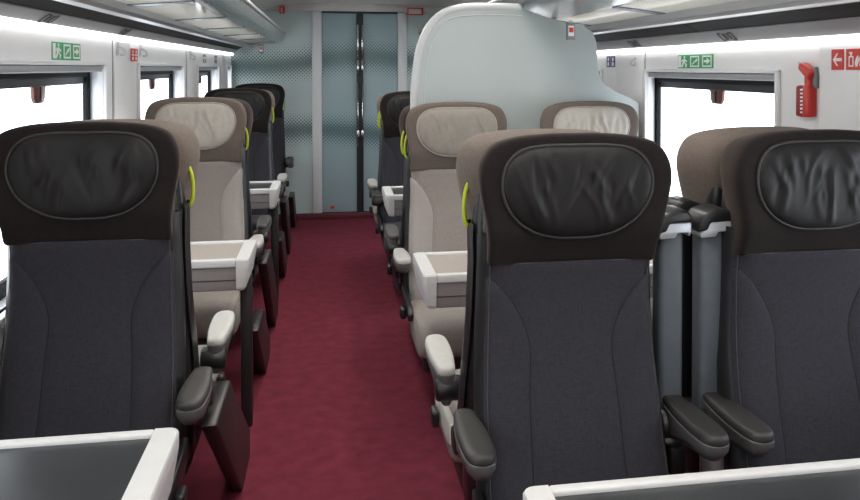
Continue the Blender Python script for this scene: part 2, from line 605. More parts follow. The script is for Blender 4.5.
# ------------------------------------------------------------------ luggage racks with cove light
def rack(name, label, s, xw, pts):
    (pz0, pz1), panel, dark, rail, glass, lip = pts
    t = thing(name, label, 'luggage rack', (0, Y0, 0))
    L = YE - Y0 - .02
    seglen = 1.83

    def ex(nm, poly, m, a=0.0, b=L, bev=0):
        return link(nm, prism(nm, poly, 'y', a, b, m, bev), t)
    # cove lamp along the wall
    x0, x1 = sorted((xw, xw - s * .022))
    ex('cove_lamp', [(x0, pz0), (x1, pz0), (x1, pz1), (x0, pz1)], 'strip')
    (ax, az), (bx, bz) = panel
    ex('number_panel', [(ax, az), (bx, bz), (bx, bz + .006), (ax, az + .03)], 'rackpanel')
    (cx, cz) = dark
    y = 0.0
    n = 0
    while y < L - .05:
        e = min(y + seglen - .008, L)
        ex('gloss_band', [(bx, bz + .004), (cx, cz), (cx + s * .03, cz), (bx + s * .03, bz + .01)], 'rackdark', y, e)
        y += seglen
    rx0, rx1, rz0, rz1 = rail
    ex('rail', [(rx0, rz0 + .006), (rx0 + (rx1 - rx0) * .25, rz0), (rx1 - (rx1 - rx0) * .2, rz0 + .004), (rx1, rz0 + .016), (rx1, rz1), (rx0, rz1)], 'alu')
    ex('rail_bed', [(cx + s * .03, cz), (rx0, rz0 + .008), (rx0, rz0 + .02), (cx + s * .03, cz + .012)], 'rackpanel')
    (g0x, g0z), (g1x, g1z) = glass
    y = 0.0
    gl = seglen / 2
    while y < L - .05:
        e = min(y + gl - .07, L)
        ex('glass_shelf', [(g0x, g0z), (g1x, g1z), (g1x, g1z + .01), (g0x, g0z + .01)], 'rackglass', y, e)
        e2 = min(y + gl, L)
        if e2 > e:
            ex('shelf_rib', [(g0x, g0z - .004), (g1x, g1z - .004), (g1x, g1z + .02), (g0x, g0z + .02)], 'rackrib', e, e2)
        y += gl
    lp = catmull([glass[1]] + lip, 5, False)
    lo = lp + [(x - 0 * s, z + .012) for x, z in reversed(lp)]
    o = ex('front_lip', lo, 'racklip')
    for p in o.data.polygons:
        p.use_smooth = len(p.vertices) == 4 and abs(p.normal.y) < .5
    ex('lip_bead', [(lip[-1][0] - .008, lip[-1][1] - .004), (lip[-1][0] + .008, lip[-1][1] - .004), (lip[-1][0] + .008, lip[-1][1] + .014), (lip[-1][0] - .008, lip[-1][1] + .014)], 'alu', 0, L, .003)
    return t


RACK_L = ((1.622, 1.645), ((-.898, 1.645), (-.86, 1.673)), (-.80, 1.706), (-.765, -.705, 1.688, 1.728),
          ((-.705, 1.728), (-.48, 1.744)), [(-.45, 1.753), (-.425, 1.772), (-.410, 1.80), (-.402, 1.835)])
RACK_R = ((1.578, 1.602), ((1.558, 1.602), (1.51, 1.644)), (1.44, 1.680), (1.40, 1.335, 1.676, 1.72),
          ((1.335, 1.72), (1.136, 1.744)), [(1.06, 1.768), (.98, 1.793), (.93, 1.82), (.91, 1.86)])
rack('luggage_rack', 'grey glass-shelved luggage rack with cove light above the single row of seats', -1, XL, RACK_L)
rack('luggage_rack', 'grey glass-shelved luggage rack with cove light above the paired seats', 1, XR, RACK_R)


# seat number markers lying on the sloped rack panels
def on_panel(side, y, f=.5):
    (ax, az), (bx, bz) = (RACK_L if side < 0 else RACK_R)[1]
    return Vector((ax + (bx - ax) * f, y, az + (bz - az) * f)), math.atan2(bz - az, abs(bx - ax))


def marker(side, y, label):
    p, tilt = on_panel(side, y)
    t = thing('seat_marker', label, 'marker', p, PI / 2 if side < 0 else -PI / 2, 'seat markers on the rack panels')
    # local x along the coach, local y out of the wall, tilted with the panel
    ca, sa = math.cos(tilt), math.sin(tilt)

    def P(u, v, d):        # v runs up the panel towards the aisle (local -y), d below it
        return (u, -v * ca - d * sa, v * sa - d * ca)

    def bar(nm, u0, v0, u1, v1, th):
        du, dv = u1 - u0, v1 - v0
        L = math.hypot(du, dv)
        nx, nv = -dv / L * th / 2, du / L * th / 2
        q = [(u0 + nx, v0 + nv), (u1 + nx, v1 + nv), (u1 - nx, v1 - nv), (u0 - nx, v0 - nv)]
        V = [P(a, b, .001) for a, b in q] + [P(a, b, .0022) for a, b in q]
        F = [(0, 1, 2, 3), (4, 5, 6, 7)] + [(i, (i + 1) % 4, 4 + (i + 1) % 4, 4 + i) for i in range(4)]
        link(nm, mesh(nm, V, F, 'ink'), t)
    h, W = .019, .052
    bar('bracket_line', -W, -h, -W, h, .008)
    bar('bracket_line', -W, h, -W * .55, h, .008)
    bar('bracket_line', -W, -h, -W * .55, -h, .008)
    bar('digit', -.012, -h * .9, -.012, h * .9, .02)
    bar('digit', .02, -h * .9, .02, h * .9, .018)
    bar('bracket_line', W, -h, W, h, .008)
    bar('bracket_line', W * .6, h, W, h, .008)
    bar('bracket_line', W * .6, -h, W, -h, .008)


marker(-1, 2.75, 'black seat marker on rack panel above the single seats, over green sign')
marker(-1, 3.72, 'black seat marker on rack panel above the single seats, near small red sign')
marker(1, 3.85, 'black seat marker on rack panel above paired seats, beside the partition')
marker(1, 2.90, 'black seat marker on rack panel above paired seats, over the window with green sign')

# ------------------------------------------------------------------ glazed end wall with sliding doors
ew = struct('wall_end', box('wall_end', XL, XR, YE + .05, YE + .07, 0, 2.15, 'mullion'))
GZ0, GZ1 = 0.06, 2.06
for (a, b) in ((XL, -.146), (.796, XR)):
    link('glass_panel', box('glass_panel', a, b, YE, YE + .02, GZ0, GZ1, 'glassend'), ew)
for (a, b) in ((-.146, -.05), (.70, .796)):
    link('mullion', box('mullion', a, b, YE - .03, YE + .04, GZ0, GZ1, 'mullion', .008), ew)
link('header', box('header', XL, XR, YE - .04, YE + .05, GZ1, 2.145, 'header', .006), ew)
link('header_seam', box('header_seam', -.05, .70, YE - .042, YE - .02, GZ1 - .018, GZ1, 'gap'), ew)  # thin dark seam strip along the top of the doors
link('plinth', box('plinth', XL, XR, YE - .02, YE + .05, 0, GZ0, 'basered', .004), ew)
dr = struct('door_1', box('door_gap', .29, .36, YE - .004, YE + .03, GZ0, GZ1 - .018, 'gap'))
for (a, b) in ((-.05, .296), (.354, .70)):
    lf = link('door_leaf', box('door_leaf', a + .002, b, YE - .016, YE + .004, GZ0 + .006, GZ1 - .02, 'glassdoor', .003), dr)
for x in (.300, .350):
    link('edge_profile', box('edge_profile', x - .008, x + .008, YE - .03, YE, GZ0 + .01, GZ1 - .03, 'gap', .003), dr)
for x in (.303, .347):
    link('pull_bar', tube('pull_bar', [(x, YE - .05, 1.93), (x, YE - .05, 1.60)], .010, 'chrome'), dr)
    link('pull_bar', tube('pull_bar', [(x, YE - .05, 1.58), (x, YE - .05, 1.44)], .013, 'chrome'), dr)
    link('pull_bar', tube('pull_bar', [(x, YE - .045, 1.36), (x, YE - .045, .72)], .005, 'chrome'), dr)
    link('lock_plate', box('lock_plate', x - .012, x + .012, YE - .05, YE - .015, .80, .88, 'chrome', .004), dr)
    for zz in (1.9, 1.63, 1.55, 1.47):
        link('standoff', tube('standoff', [(x, YE - .05, zz), (x, YE - .01, zz)], .006, 'chrome'), dr)
link('floor_mark', box('floor_mark', .03, .07, YE - .018, YE - .014, .10, .13, 'red'), dr)


# ------------------------------------------------------------------ partition behind the beige pair
PY = 3.835
po = [(.47, .10), (.44, .9), (.415, 1.30), (.425, 1.48), (.445, 1.60), (.49, 1.70), (.56, 1.765), (.66, 1.792), (.82, 1.797), (.945, 1.795),
      (1.05, 1.757), (1.14, 1.732), (1.25, 1.712), (1.305, 1.68), (1.325, 1.63), (1.33, 1.55), (1.337, 1.48), (1.36, 1.425), (1.42, 1.385), (1.50, 1.352), (1.548, 1.325), (1.55, 1.28), (1.55, .80), (1.55, .10)]
pt = thing('partition_screen', 'pale frosted partition screen with rounded corner behind the beige pair of seats', 'partition', (0, PY, 0))
link('panel', prism('panel', po, 'y', -.012, .012, 'partition', .003, 1, False), pt)
edge = [(x, 0, z) for x, z in catmull(po[:10], 6, False)]
link('edge_trim', tube('edge_trim', edge, .021, 'partrim', 10), pt)
inner = [(x + .045 * max(0, min(1, (1.74 - z) / .1 + .35)) + 0.0, -.013, z - .04 * max(0, min(1, (z - 1.62) / .1))) for x, _, z in edge]
link('edge_groove', tube('edge_groove', inner, .0035, 'partrim', 6), pt)


# ------------------------------------------------------------------ seats
def prof(z):                       # front face of the backrest, seat-local y (occupant side is -y)
    return interp(((.40, -.075), (.50, -.050), (.60, -.018), (.70, .010), (.78, .028), (.86, .040), (.94, .043), (1.0, .038), (1.04, .030), (1.2, .0)), z)


def halfw(z):
    return interp(((.40, .230), (.55, .229), (.70, .225), (.82, .219), (.92, .215), (1.0, .212), (1.04, .212)), z)


def seamx(z):
    t = (1.0 - z) / .20
    wz = halfw(z)
    if t <= 0:
        return wz
    k = 1 - math.sqrt(max(0.0, 1 - min(1, t) ** 2)) if t < 1 else 1
    k = math.sin(min(1, t) * PI / 2) ** 0.75
    return wz + (interp(((.4, .119), (.7, .112), (.82, .104)), z) - wz) * k


HEAD = [(0, 1.030), (.10, 1.030), (.18, 1.030), (.211, 1.034), (.214, 1.08), (.222, 1.14), (.234, 1.20), (.240, 1.25),
        (.232, 1.295), (.206, 1.331), (.150, 1.349), (.07, 1.356)]
HEAD = HEAD + [(0, 1.357)] + [(-x, z) for x, z in reversed(HEAD[1:])]
PIL = [(0, .106), (.085, .105), (.138, .094), (.170, .064), (.180, .022), (.172, -.02), (.146, -.06), (.10, -.091), (.05, -.104)]
PIL = PIL + [(0, -.106)] + [(-x, z) for x, z in reversed(PIL[1:])]
PIL = [(x * 1.03, z * 1.06) for x, z in PIL]
HZ = 1.215


def headfront(x):
    return -.034 * (abs(x) / .235) ** 2.4


def headlow(z):
    return .032 * sm((1.13 - z) / .10)


def head_mesh(m):
    ol = catmull(HEAD, 5)
    cx, cz = 0, 1.2
    prof_r = [(.25, 0, 1), (.5, 0, 1), (.72, 0, 1), (.86, .001, 1), (.93, .002, 1), (.965, .005, 1), (.988, .012, 1), (1.0, .026, .9), (.988, .046, .6), (.958, .076, .2), (.925, .106, 0), (.88, .128, 0), (.77, .142, 0), (.4, .146, 0)]
    rr = []
    for s_, y, fw in prof_r:
        rr.append([(cx + (x - cx) * s_, y + fw * (headfront(x * s_) + headlow(cz + (z - cz) * s_)), cz + (z - cz) * s_) for x, z in ol])
    V, F = rings_vf(rr)
    return mesh('headrest', V, F, m, True)


def pillow_mesh(m, seed):
    rnd = random.Random(seed)
    ol = catmull(PIL, 6)
    folds = [(rnd.uniform(-.15, .15), rnd.uniform(.006, .013), rnd.uniform(-.45, .45), rnd.uniform(.0028, .0064) * rnd.choice((1, 1, -1)),
              rnd.uniform(-.05, .07), rnd.uniform(.03, .075), rnd.uniform(-1, 1) * .01, rnd.uniform(20, 45)) for _ in range(24)]
    V, F = [], []
    n = len(ol)
    R = 34
    rr = []
    for i in range(R + 1):
        s_ = 0.02 + 0.98 * (i / R)
        ring = []
        for x, z in ol:
            X, Z = x * s_, z * s_
            puff = .020 * (1 - s_ ** 4) ** .6 + .004
            wv = 0
            for (fx, fw, sl, am, zc, zr, wob, wf) in folds:
                d = (X - fx - sl * (Z - zc) - wob * math.sin(Z * wf)) / fw
                wv += am * math.exp(-d * d) * math.exp(-((Z - zc) / zr) ** 2)
            wv *= (1 - s_ ** 8)
            ring.append((X, headfront(X) - puff - wv, HZ + Z))
        rr.append(ring)
    rr.append([(x, headfront(x) + .012, HZ + z) for x, z in ol])
    V, F = rings_vf(rr, True, False)
    return mesh('headrest_pillow', V, F, m, True)


def piping_mesh(m):
    return tube('piping', [(x * 1.012, headfront(x) - .0035, HZ + z * 1.012) for x, z in catmull(PIL, 6)], .0042, m, 8, True)


def back_rows(fa, fb, nz=44, nu=14, z0=.42, z1=1.036, lump=0.0):
    rows = []
    for i in range(nz + 1):
        z = z0 + (z1 - z0) * i / nz
        a, b = fa(z), fb(z)
        wz = halfw(z)
        row = []
        for j in range(nu + 1):
            u = j / nu
            x = a + (b - a) * u
            e = max(0.0, (abs(x) / wz - .80) / .20)
            y = prof(z) + .030 * (1 - math.sqrt(max(0.0, 1 - min(1, e) ** 2)))
            wdt = max(1e-4, abs(b - a))
            d = min(u, 1 - u) * wdt                          # distance to the seams
            y -= lump * min(1, wdt / .05) * (math.sin(PI * u) ** .5 if 0 < u < 1 else 0)
            y += .004 * math.exp(-(min(z1 - z, 1) / .006) ** 2)
            row.append((x, y, z))
        rows.append(row)
    return rows


def panel_mesh(m):
    rows = back_rows(lambda z: -seamx(z), lambda z: seamx(z), 48, 20, lump=.006)
    # fold the border back to close the sides above the bolsters
    return mesh('back_panel', *grid_vf(rows), m, True)


def bolster_mesh(m, sg):
    rows = back_rows(lambda z: sg * seamx(z), lambda z: sg * halfw(z), 48, 10, z1=1.0, lump=.011)
    out = []
    for r in rows:
        x, y, z = r[-1]
        out.append(r + [(x, y + .02, z), (x - sg * .004, y + .06, z), (x - sg * .02, y + .075, z)])
    return mesh('side_bolster', *grid_vf(out), m, True)


def stitch_mesh(m):
    parts = []
    for sg in (-1, 1):
        pts = []
        for i in range(30):
            z = .43 + (1.03 - .43) * i / 29
            x = sg * (halfw(z) * .962)
            e = (.962 - .80) / .20
            y = prof(z) + .030 * (1 - math.sqrt(1 - e ** 2))
            pts.append((x, y - .0105 if z < .9 else y - .004 - .0065 * (1 - z) / .1, z))
        parts.append(tube_vf(pts, .0010, 5))
    pts = [(x, prof(1.03) - .0015 + .03 * (1 - math.sqrt(1 - min(1, max(0, (abs(x) / .212 - .8) / .2)) ** 2)), 1.0335) for x in [(-.206 + .412 * i / 20) for i in range(21)]]
    parts.append(tube_vf(pts, .0014, 5))
    return mesh('stitching', *join(*parts), m, True)


def seamline_mesh(m, sg):
    pts = []
    for i in range(40):
        z = .43 + (.995 - .43) * i / 39
        x = sg * seamx(z)
        e = max(0.0, (abs(x) / halfw(z) - .80) / .20)
        pts.append((x, prof(z) + .030 * (1 - math.sqrt(max(0, 1 - min(1, e) ** 2))) + .0012, z))
    return tube('seam_line', pts, .0024, m, 6)


def shell_mesh():
    tab = [(.30, .220, -.06, .085), (.50, .228, -.02, .125), (.70, .226, .035, .142), (.88, .220, .068, .148), (1.0, .214, .066, .148),
           (1.10, .212, .060, .147), (1.18, .205, .075, .147), (1.23, .17, .085, .14)]
    tab2 = []
    for a, b in zip(tab, tab[1:]):
        for k in range(3):
            t = k / 3
            tab2.append(tuple(p + (q - p) * t for p, q in zip(a, b)))
    tab2.append(tab[-1])
    rr = []
    for z, hw, yf, yb in tab2:
        ring = []
        n = 28
        c = (yf + yb) / 2
        hy = (yb - yf) / 2
        for k in range(n):
            an = 2 * PI * k / n
            ca, sa = math.cos(an), math.sin(an)
            ex = 5.0
            ring.append((hw * math.copysign(abs(ca) ** (2 / ex), ca), c + hy * math.copysign(abs(sa) ** (2 / ex), sa), z))
        rr.append(ring)
    return mesh('back_shell', *rings_vf(rr), 'shell', True)


def side_skin_mesh(m, side):
    """leather strip between the cloth front and the shell, one side"""
    parts = []
    for sg in (side,):
        rows = []
        for i in range(24):
            z = .42 + (1.10 - .42) * i / 23
            x = halfw(min(z, 1.03))
            yf = min(prof(min(z, 1.03)) + .022, .060)
            rows.append([(sg * (x - .004), yf, z), (sg * (x + .010), yf + .018, z), (sg * (x + .014), yf + .05, z), (sg * (x + .006), yf + .085, z)])
        parts.append(grid_vf(rows))
    return mesh('side_leather', *join(*parts), m, True)


def handle_mesh(sg):
    pts = catmull([(.205, .078, 1.215), (.221, .082, 1.20), (.231, .088, 1.17), (.234, .092, 1.13), (.229, .094, 1.095), (.212, .094, 1.08)], 5, False)
    return tube('grab_handle', [(sg * x, y, z) for x, y, z in pts], .0060, 'lime', 8)


def cushion_mesh(m):
    prof_ = [(-.10, .335), (-.44, .325), (-.515, .345), (-.535, .40), (-.515, .452), (-.46, .472), (-.30, .465), (-.10, .455)]
    cv = catmull(prof_, 4)
    rr = []
    for x, s_ in ((-.235, .86), (-.228, .95), (-.205, 1.0), (-.1, 1.015), (0, 1.0), (.1, 1.015), (.205, 1.0), (.228, .95), (.235, .86)):
        rr.append([(x, -.30 + (y + .30) * s_, .40 + (z - .40) * s_) for y, z in cv])
    return mesh('seat_cushion', *rings_vf(rr), m, True)


def pad_outline(x0, bulge=1.0):
    """armrest seen from above: thin at the back, broad and rounded at the front"""
    return [(x0 + x * bulge, y) for x, y in catmull([(-.019, .10), (.019, .10), (.029, .05), (.035, -.02), (.036, -.09), (.032, -.145), (.018, -.172), (-.018, -.172), (-.032, -.145), (-.036, -.09), (-.035, -.02), (-.029, .05)], 3)]


def pad_mesh(m, x0):
    ol = pad_outline(x0)
    cx, cy = x0, -.06
    rr = []
    for s_, z in ((1.0, .641), (1.03, .646), (1.02, .654), (.95, .660), (.80, .6625), (.4, .663)):
        rr.append([(cx + (x - cx) * (s_ if s_ <= .97 else 1 + (s_ - 1)), cy + (y - cy) * (1 - (1 - s_) * .25), z - .01 * ((y + .228) / .33)) for x, y in ol])
    return mesh('armrest_pad', *rings_vf(rr), m, True)


def armbase_mesh(m, x0):
    ol = pad_outline(x0, 1.06)
    cx, cy = x0, .0
    rr = []
    for s_, z, sh in ((.55, .596, .05), (.80, .610, .025), (.97, .624, .004), (1.0, .638, 0), (1.0, .643, 0)):
        rr.append([(cx + (x - cx) * s_, cy + (y - cy) * (1 - (1 - s_) * .3), z - .01 * ((y + .228) / .33) - .045 * max(0, (y + .05) / .15) * (1 if s_ < .9 else 0)) for x, y in ol])
    return mesh('armrest_base', *rings_vf(rr), m, True)


def cyl_x(name, x0, x1, y, z, r, m, n=20):
    return mesh(name, *tube_vf([(x0, y, z), (x0 + .006 * (1 if x1 > x0 else -1), y, z), (x1 - .006 * (1 if x1 > x0 else -1), y, z), (x1, y, z)], [r * .86, r, r, r * .86], n), m, True)


LEAN = .70 / .556


def leg_mesh(x, yb, flip=1, lean=1):
    """slanted plate leg: yb is the near foot corner, top leans towards -y (flip mirrors the lean)"""
    if not lean:
        return prism('leg', [(flip * (yb - .10), 0), (flip * (yb + .10), 0), (flip * (yb + .07), .26), (flip * (yb - .07), .26)], 'x', x - .022, x + .022, 'legdark', .007)
    top = .36 if yb < 0 else .53
    wdt = .27
    d = LEAN * top
    poly = [(yb, 0), (yb + wdt, 0), (yb + wdt, .10), (yb + wdt - LEAN * (top - .04), top), (yb - d, top)]
    poly = [(flip * a, b) for a, b in poly]
    return prism('leg', poly, 'x', x - .022, x + .022, 'legdark', .007)


CACHE = {}


def C_(key, fn):
    if key not in CACHE:
        CACHE[key] = fn()
    return CACHE[key]


PAL = {'dark': dict(cloth='darkweave', bol='darkweave', head='darkhead', pil='darkleather', pipe='darkpipe', stitch='stitch', seam='rubber', skin='shell', pad='padgrey', base='armgrey', cush='darkweave'),
       'beige': dict(cloth='beigeweave', bol='beigebol', head='beigehead', pil='beigeleather', pipe='beigepipe', stitch='beigepipe', seam='tableside', skin='shell', pad='padbeige', base='armgrey', cush='beigeweave')}


def seat(label, color, x, y, away=False, arms=((1, .27),), handle=None, seed=1, leg=None, group=None, post=None, aisle=0):
    """seat facing -Y (towards the photographer) or, when away, +Y; arms etc. are given in WORLD x-direction"""
    p = PAL[color]
    f = -1 if away else 1
    t = thing('train_seat', label, 'seat', (x, y, 0), PI if away else 0, group)
    if x > 0:
        t.scale.z = .988
    L = lambda nm, key, fn, par=t: link(nm, C_((color, key), fn), par)
    h = L('headrest', 'head', lambda: head_mesh(p['head']))
    if away:
        h.location.z = -.012
    pl = L('headrest_pillow', ('pil', seed), lambda: pillow_mesh('greyleather' if (color == 'beige' and seed == 4) else p['pil'], seed * 7 + (0 if color == 'dark' else 3)), h)
    L('piping', 'pipe', lambda: piping_mesh(p['pipe']), h)
    b = L('back_panel', 'panel', lambda: panel_mesh(p['cloth']))
    L('stitching', 'stitch', lambda: stitch_mesh(p['stitch']), b)
    for sg in (-1, 1):
        L('side_bolster', ('bol', sg), lambda: bolster_mesh(p['bol'], sg))
        L('seam_line', ('sl', sg), lambda: seamline_mesh(p['seam'], sg), b)
        L('side_leather', ('skin', sg), lambda: side_skin_mesh(p['skin'], sg))
    L('back_shell', 'shell', shell_mesh)
    L('seat_cushion', 'cush', lambda: cushion_mesh(p['cush']))
    L('seat_frame', 'frame', lambda: box('seat_frame', -.21, .21, -.46, .07, .255, .335, 'legdark', .012))
    if handle:
        L('grab_handle', ('hd', handle * f), lambda: handle_mesh(handle * f))
    for sg, off in arms:
        k = sg * f * off
        a = L('armrest', ('ab', k), lambda: armbase_mesh(p['base'], k))
        if away:
            a.location.y = -.09 if x < 0 else -.13
        L('armrest_pad', ('ap', k), lambda: pad_mesh(p['pad'], k), a)
        L('armrest_hinge', ('ah', k), lambda: cyl_x('armrest_hinge', k - sg * f * .045, k + sg * f * .030, .075, .585, .036, 'shell'), a)
    if aisle:
        k = aisle * f
        sc = L('side_cover', ('sc', k, away), lambda: prism('side_cover', [(-.30, .42), (-.06, .42), (.0, .44), (.0, .50), (-.08, .49), (-.28, .48), (-.31, .45)], 'x', k * .236, k * .258, 'sidebeige' if (color == 'beige' and away) else 'shell', .006))
        L('recline_lever', ('lv', k), lambda: box('recline_lever', min(k * .262, k * .285), max(k * .262, k * .285), -.24, -.18, .41, .46, 'shell', .008), sc)
    if post:
        sg, off = post
        k = sg * f * off
        ps = L('back_post', ('po', k), lambda: box('back_post', k - .033, k + .033, .09, .15, .58, 1.115, 'post' if color == 'dark' else 'shell', .014, 3))
        if away:
            ps.location.y = -.05
        cp_ = [(-.050, 1.085), (-.046, 1.11), (-.030, 1.135), (.005, 1.147), (.036, 1.144), (.047, 1.130), (.047, 1.112), (-.012, 1.110), (-.022, 1.088)]
        L('post_cap', ('pc', k), lambda: prism('post_cap', [(k + u, v) for u, v in cp_], 'y', .070, .165, 'shell', .008, 3), ps)
        br = [(-.022, 1.110), (.046, 1.112), (.046, 1.088), (.040, 1.075), (.036, 1.085), (.008, 1.085), (.002, 1.072), (-.040, 1.070), (-.043, 1.082), (-.03, 1.09)]
        L('post_bracket', ('pb', k), lambda: prism('post_bracket', [(k + u, v) for u, v in br], 'y', .073, .15, 'bracket', .003), ps)
    if leg:
        for (lx, yb) in leg:
            # lx, yb are offsets from the seat in world axes; the lean keeps its world direction
            kx, ky = lx * f, yb
            L('leg', ('lg', lx, yb, f), lambda: leg_mesh(kx, ky, f, abs(lx) > .2))
    return t


LX = -.632
LY = [2.25 + 1.83 * k for k in range(4)]
RY = [1.87 + 1.82 * k for k in range(3)]
R1, R2 = .597, 1.250
BB = .34
LG = .312        # leg offset towards the aisle for the single row

seat('charcoal single seat with black pillow by window under triple green sign', 'dark', LX, LY[0], False, ((1, .284), (-1, .262)), None, 1, ((LG, -.08),), aisle=1)
seat('beige single seat back to back with the charcoal seat nearest the black table', 'beige', LX, LY[0] + BB, True, ((1, .284), (-1, .262)), 1, 2, ((LG, .31),), aisle=1)
seat('beige single seat with pale pillow facing the single-row table with taupe tray', 'beige', LX, LY[1], False, ((1, .284), (-1, .262)), 1, 1, ((LG, -.08),), aisle=1)
seat('charcoal single seat back to back with the beige pale-pillowed single seat', 'dark', LX, LY[1] + BB, True, ((1, .284), (-1, .262)), None, 2, ((LG, .31),), aisle=1)
seat('charcoal single seat with black pillow in row after the beige single seat', 'dark', LX, LY[2], False, ((1, .284), (-1, .262)), None, 3, ((LG, -.08),), aisle=1)
seat('beige single seat turned towards the glass doors, back to back with charcoal', 'beige', LX, LY[2] + BB, True, ((1, .284), (-1, .262)), 1, 3, ((LG, .31),), aisle=1)
seat('charcoal single seat standing with its back against the glass end wall', 'dark', LX, LY[3] - .02, False, ((1, .284), (-1, .262)), 1, 2, ((LG, -.08),), aisle=1)

AR1 = ((-1, .262), (1, .290))
AR2 = ((-1, .250), (1, .262))
AL = ((-1, .262),)
seat('charcoal aisle seat of the pair at black table, dark armrest over the carpet', 'dark', R1, RY[0], False, AR1, None, 4, ((.1, -.22),), post=(1, .290), aisle=-1)
seat('charcoal window seat of the pair at black table, near the red hammer', 'dark', R2, RY[0], False, AR2, None, 5, ((.1, -.22),), post=(-1, .250))
seat('taupe-backed beige aisle seat behind the charcoal aisle seat of the black table', 'beige', R1, RY[0] + BB, True, AL, -1, 2, ((.1, .22),), aisle=-1)
seat('taupe-backed beige window seat behind the charcoal seat near red hammer', 'beige', R2, RY[0] + BB - .02, True, ((1, .262),), None, 3, ((.1, .22),), post=(-1, .250))
seat('beige aisle seat with grey-beige pillow in front of frosted partition', 'beige', R1, RY[1], False, AL + ((1, .29),), -1, 4, ((.1, -.22),), aisle=-1)
seat('beige window seat with cream pillow in front of frosted partition', 'beige', R2, RY[1], False, AR2, None, 1, ((.1, -.22),))
seat('charcoal aisle seat directly behind the frosted partition, facing glass doors', 'dark', R1, RY[1] + BB, True, AL, -1, 2, ((.1, .22),), aisle=-1)
seat('charcoal window seat directly behind the frosted partition, facing glass doors', 'dark', R2, RY[1] + BB, True, ((1, .262),), None, 3, ((.1, .22),))
seat('charcoal aisle seat facing the small table beyond the partition', 'dark', R1, RY[2], False, AL + ((1, .29),), -1, 1, ((.1, -.22),), aisle=-1)
seat('charcoal window seat facing the small table beyond the partition', 'dark', R2, RY[2], False, AR2, None, 3, ((.1, -.22),))
seat('beige aisle seat turned to the glass doors beyond the partition', 'beige', R1, RY[2] + BB, True, AL, -1, 2, ((.1, .22),), aisle=-1)
seat('beige window seat turned to the glass doors beyond the partition', 'beige', R2, RY[2] + BB, True, ((1, .262),), None, 3, ((.1, .22),))


# ------------------------------------------------------------------ tables
def table(label, s, xa, xw, yc, hd, top, leg=False, hinge=False):
    """s: direction from the wall to the aisle; xa aisle end, xw wall end"""
    t = thing('folding_table', label, 'table', (0, yc, 0), 0)
    zt = .76
    xe = xa - s * .05
    lo, hi = sorted((xe, xw))
    link('tray_body', box('tray_body', lo, hi, -hd + .012, hd - .012, zt - .125, zt - .018, 'tableside', .006), t)
    link('top_surface', box('top_surface', lo, hi, -hd + .022, hd - .022, zt - .02, zt - .009, top), t)
    for sg in (-1, 1):
        link('edge_rim', box('edge_rim', lo, hi, min(sg * hd, sg * (hd - .026)), max(sg * hd, sg * (hd - .026)), zt - .032, zt, 'rim', .006, 3), t)
        link('side_groove', box('side_groove', lo, hi, min(sg * (hd - .009), sg * (hd - .014)), max(sg * (hd - .009), sg * (hd - .014)), zt - .085, zt - .082, 'gap'), t)
    # moulded end cap on the aisle side: broad at the top, drawn in below
    rr = []
    for z, w_, dep in ((zt, .012, .006), (zt, .004, .002), (zt - .006, 0, 0), (zt - .03, 0, .0), (zt - .07, .004, .006), (zt - .115, .012, .014), (zt - .128, .022, .022)):
        h_ = hd + .002 - w_
        x0, x1 = xe + s * .0, xa - s * dep
        cr = .022
        ring = []
        for (cx, cy, a0) in ((x1 - s * cr, h_ - cr, 0), (x1 - s * cr, -h_ + cr, 1)):
            for k in range(5):
                an = (PI / 2) * (1 - k / 4) if a0 == 0 else -(PI / 2) * (k / 4)
                ring.append((cx + s * cr * math.cos(an), cy + cr * math.sin(an), z))
        ring += [(x0, -h_, z), (x0, h_, z)]
        rr.append(ring)
    link('end_cap', mesh('end_cap', *rings_vf(rr), 'rim', False), t)
    # wall bracket
    a, b = sorted((xw, xw - s * -.05))
    a, b = sorted((xw, xw + s * .06))
    link('wall_bracket', box('wall_bracket', a, b, -hd * .6, hd * .6, .40, zt - .12, 'tableside', .01), t)
    if leg:
        l0, l1 = sorted((xa - s * .012, xa - s * .058))
        link('leg', box('leg', l0, l1, .05, .10, 0.0, zt - .12, 'legdark', .008), t)
    if hinge:
        for sg in (0.0, .045):
            x = xe - s * (.62 + sg)
            link('hinge_joint', box('hinge_joint', min(x, x - s * .006), max(x, x - s * .006), hd - .027, hd + .001, zt - .02, zt + .001, 'cassette', .001), t)
    return t


HD = .180
table('black-topped folding table with pale rim before the charcoal single seat', 1, -.300, XL + .002, LY[0] - .545 - .173, HD, 'tabletop', True)
table('taupe tray table with pale rim and dark leg before the beige single seat', 1, -.300, XL + .002, LY[1] - .545 - .173, HD, 'tableinner', True)
table('dark-topped tray table with pale rim before the furthest charcoal pair, single row', 1, -.300, XL + .002, LY[2] - .545 - .173, HD, 'tabletop', True)
table('long black-topped folding table with pale rim before the charcoal pair', -1, .335, XR - .002, RY[0] - .505 - .18, HD, 'tabletop', False, True)
table('long taupe-topped tray table before the beige pair and partition', -1, .335, XR - .002, RY[1] - .505 - .18, HD, 'tableinner')
table('long dark-topped tray table beyond the frosted partition', -1, .335, XR - .002, RY[2] - .505 - .18, HD, 'tabletop')


# ------------------------------------------------------------------ signs, hammer and small things on the walls
def wall_thing(name, label, cat, side, y, z, proud=0.0, group=None):
    return thing(name, label, cat, ((XL if side < 0 else XR) - side * proud, y, z), PI / 2 if side < 0 else -PI / 2, group)


def pol(t, nm, pts, m, d0=-.0035, d1=-.002):
    return link(nm, prism(nm, pts, 'y', d0, d1, m), t)


def rect(x0, x1, z0, z1):
    return [(x0, z0), (x1, z0), (x1, z1), (x0, z1)]


def disc(cx, cz, r, n=14):
    return [(cx + r * math.cos(2 * PI * i / n), cz + r * math.sin(2 * PI * i / n)) for i in range(n)]


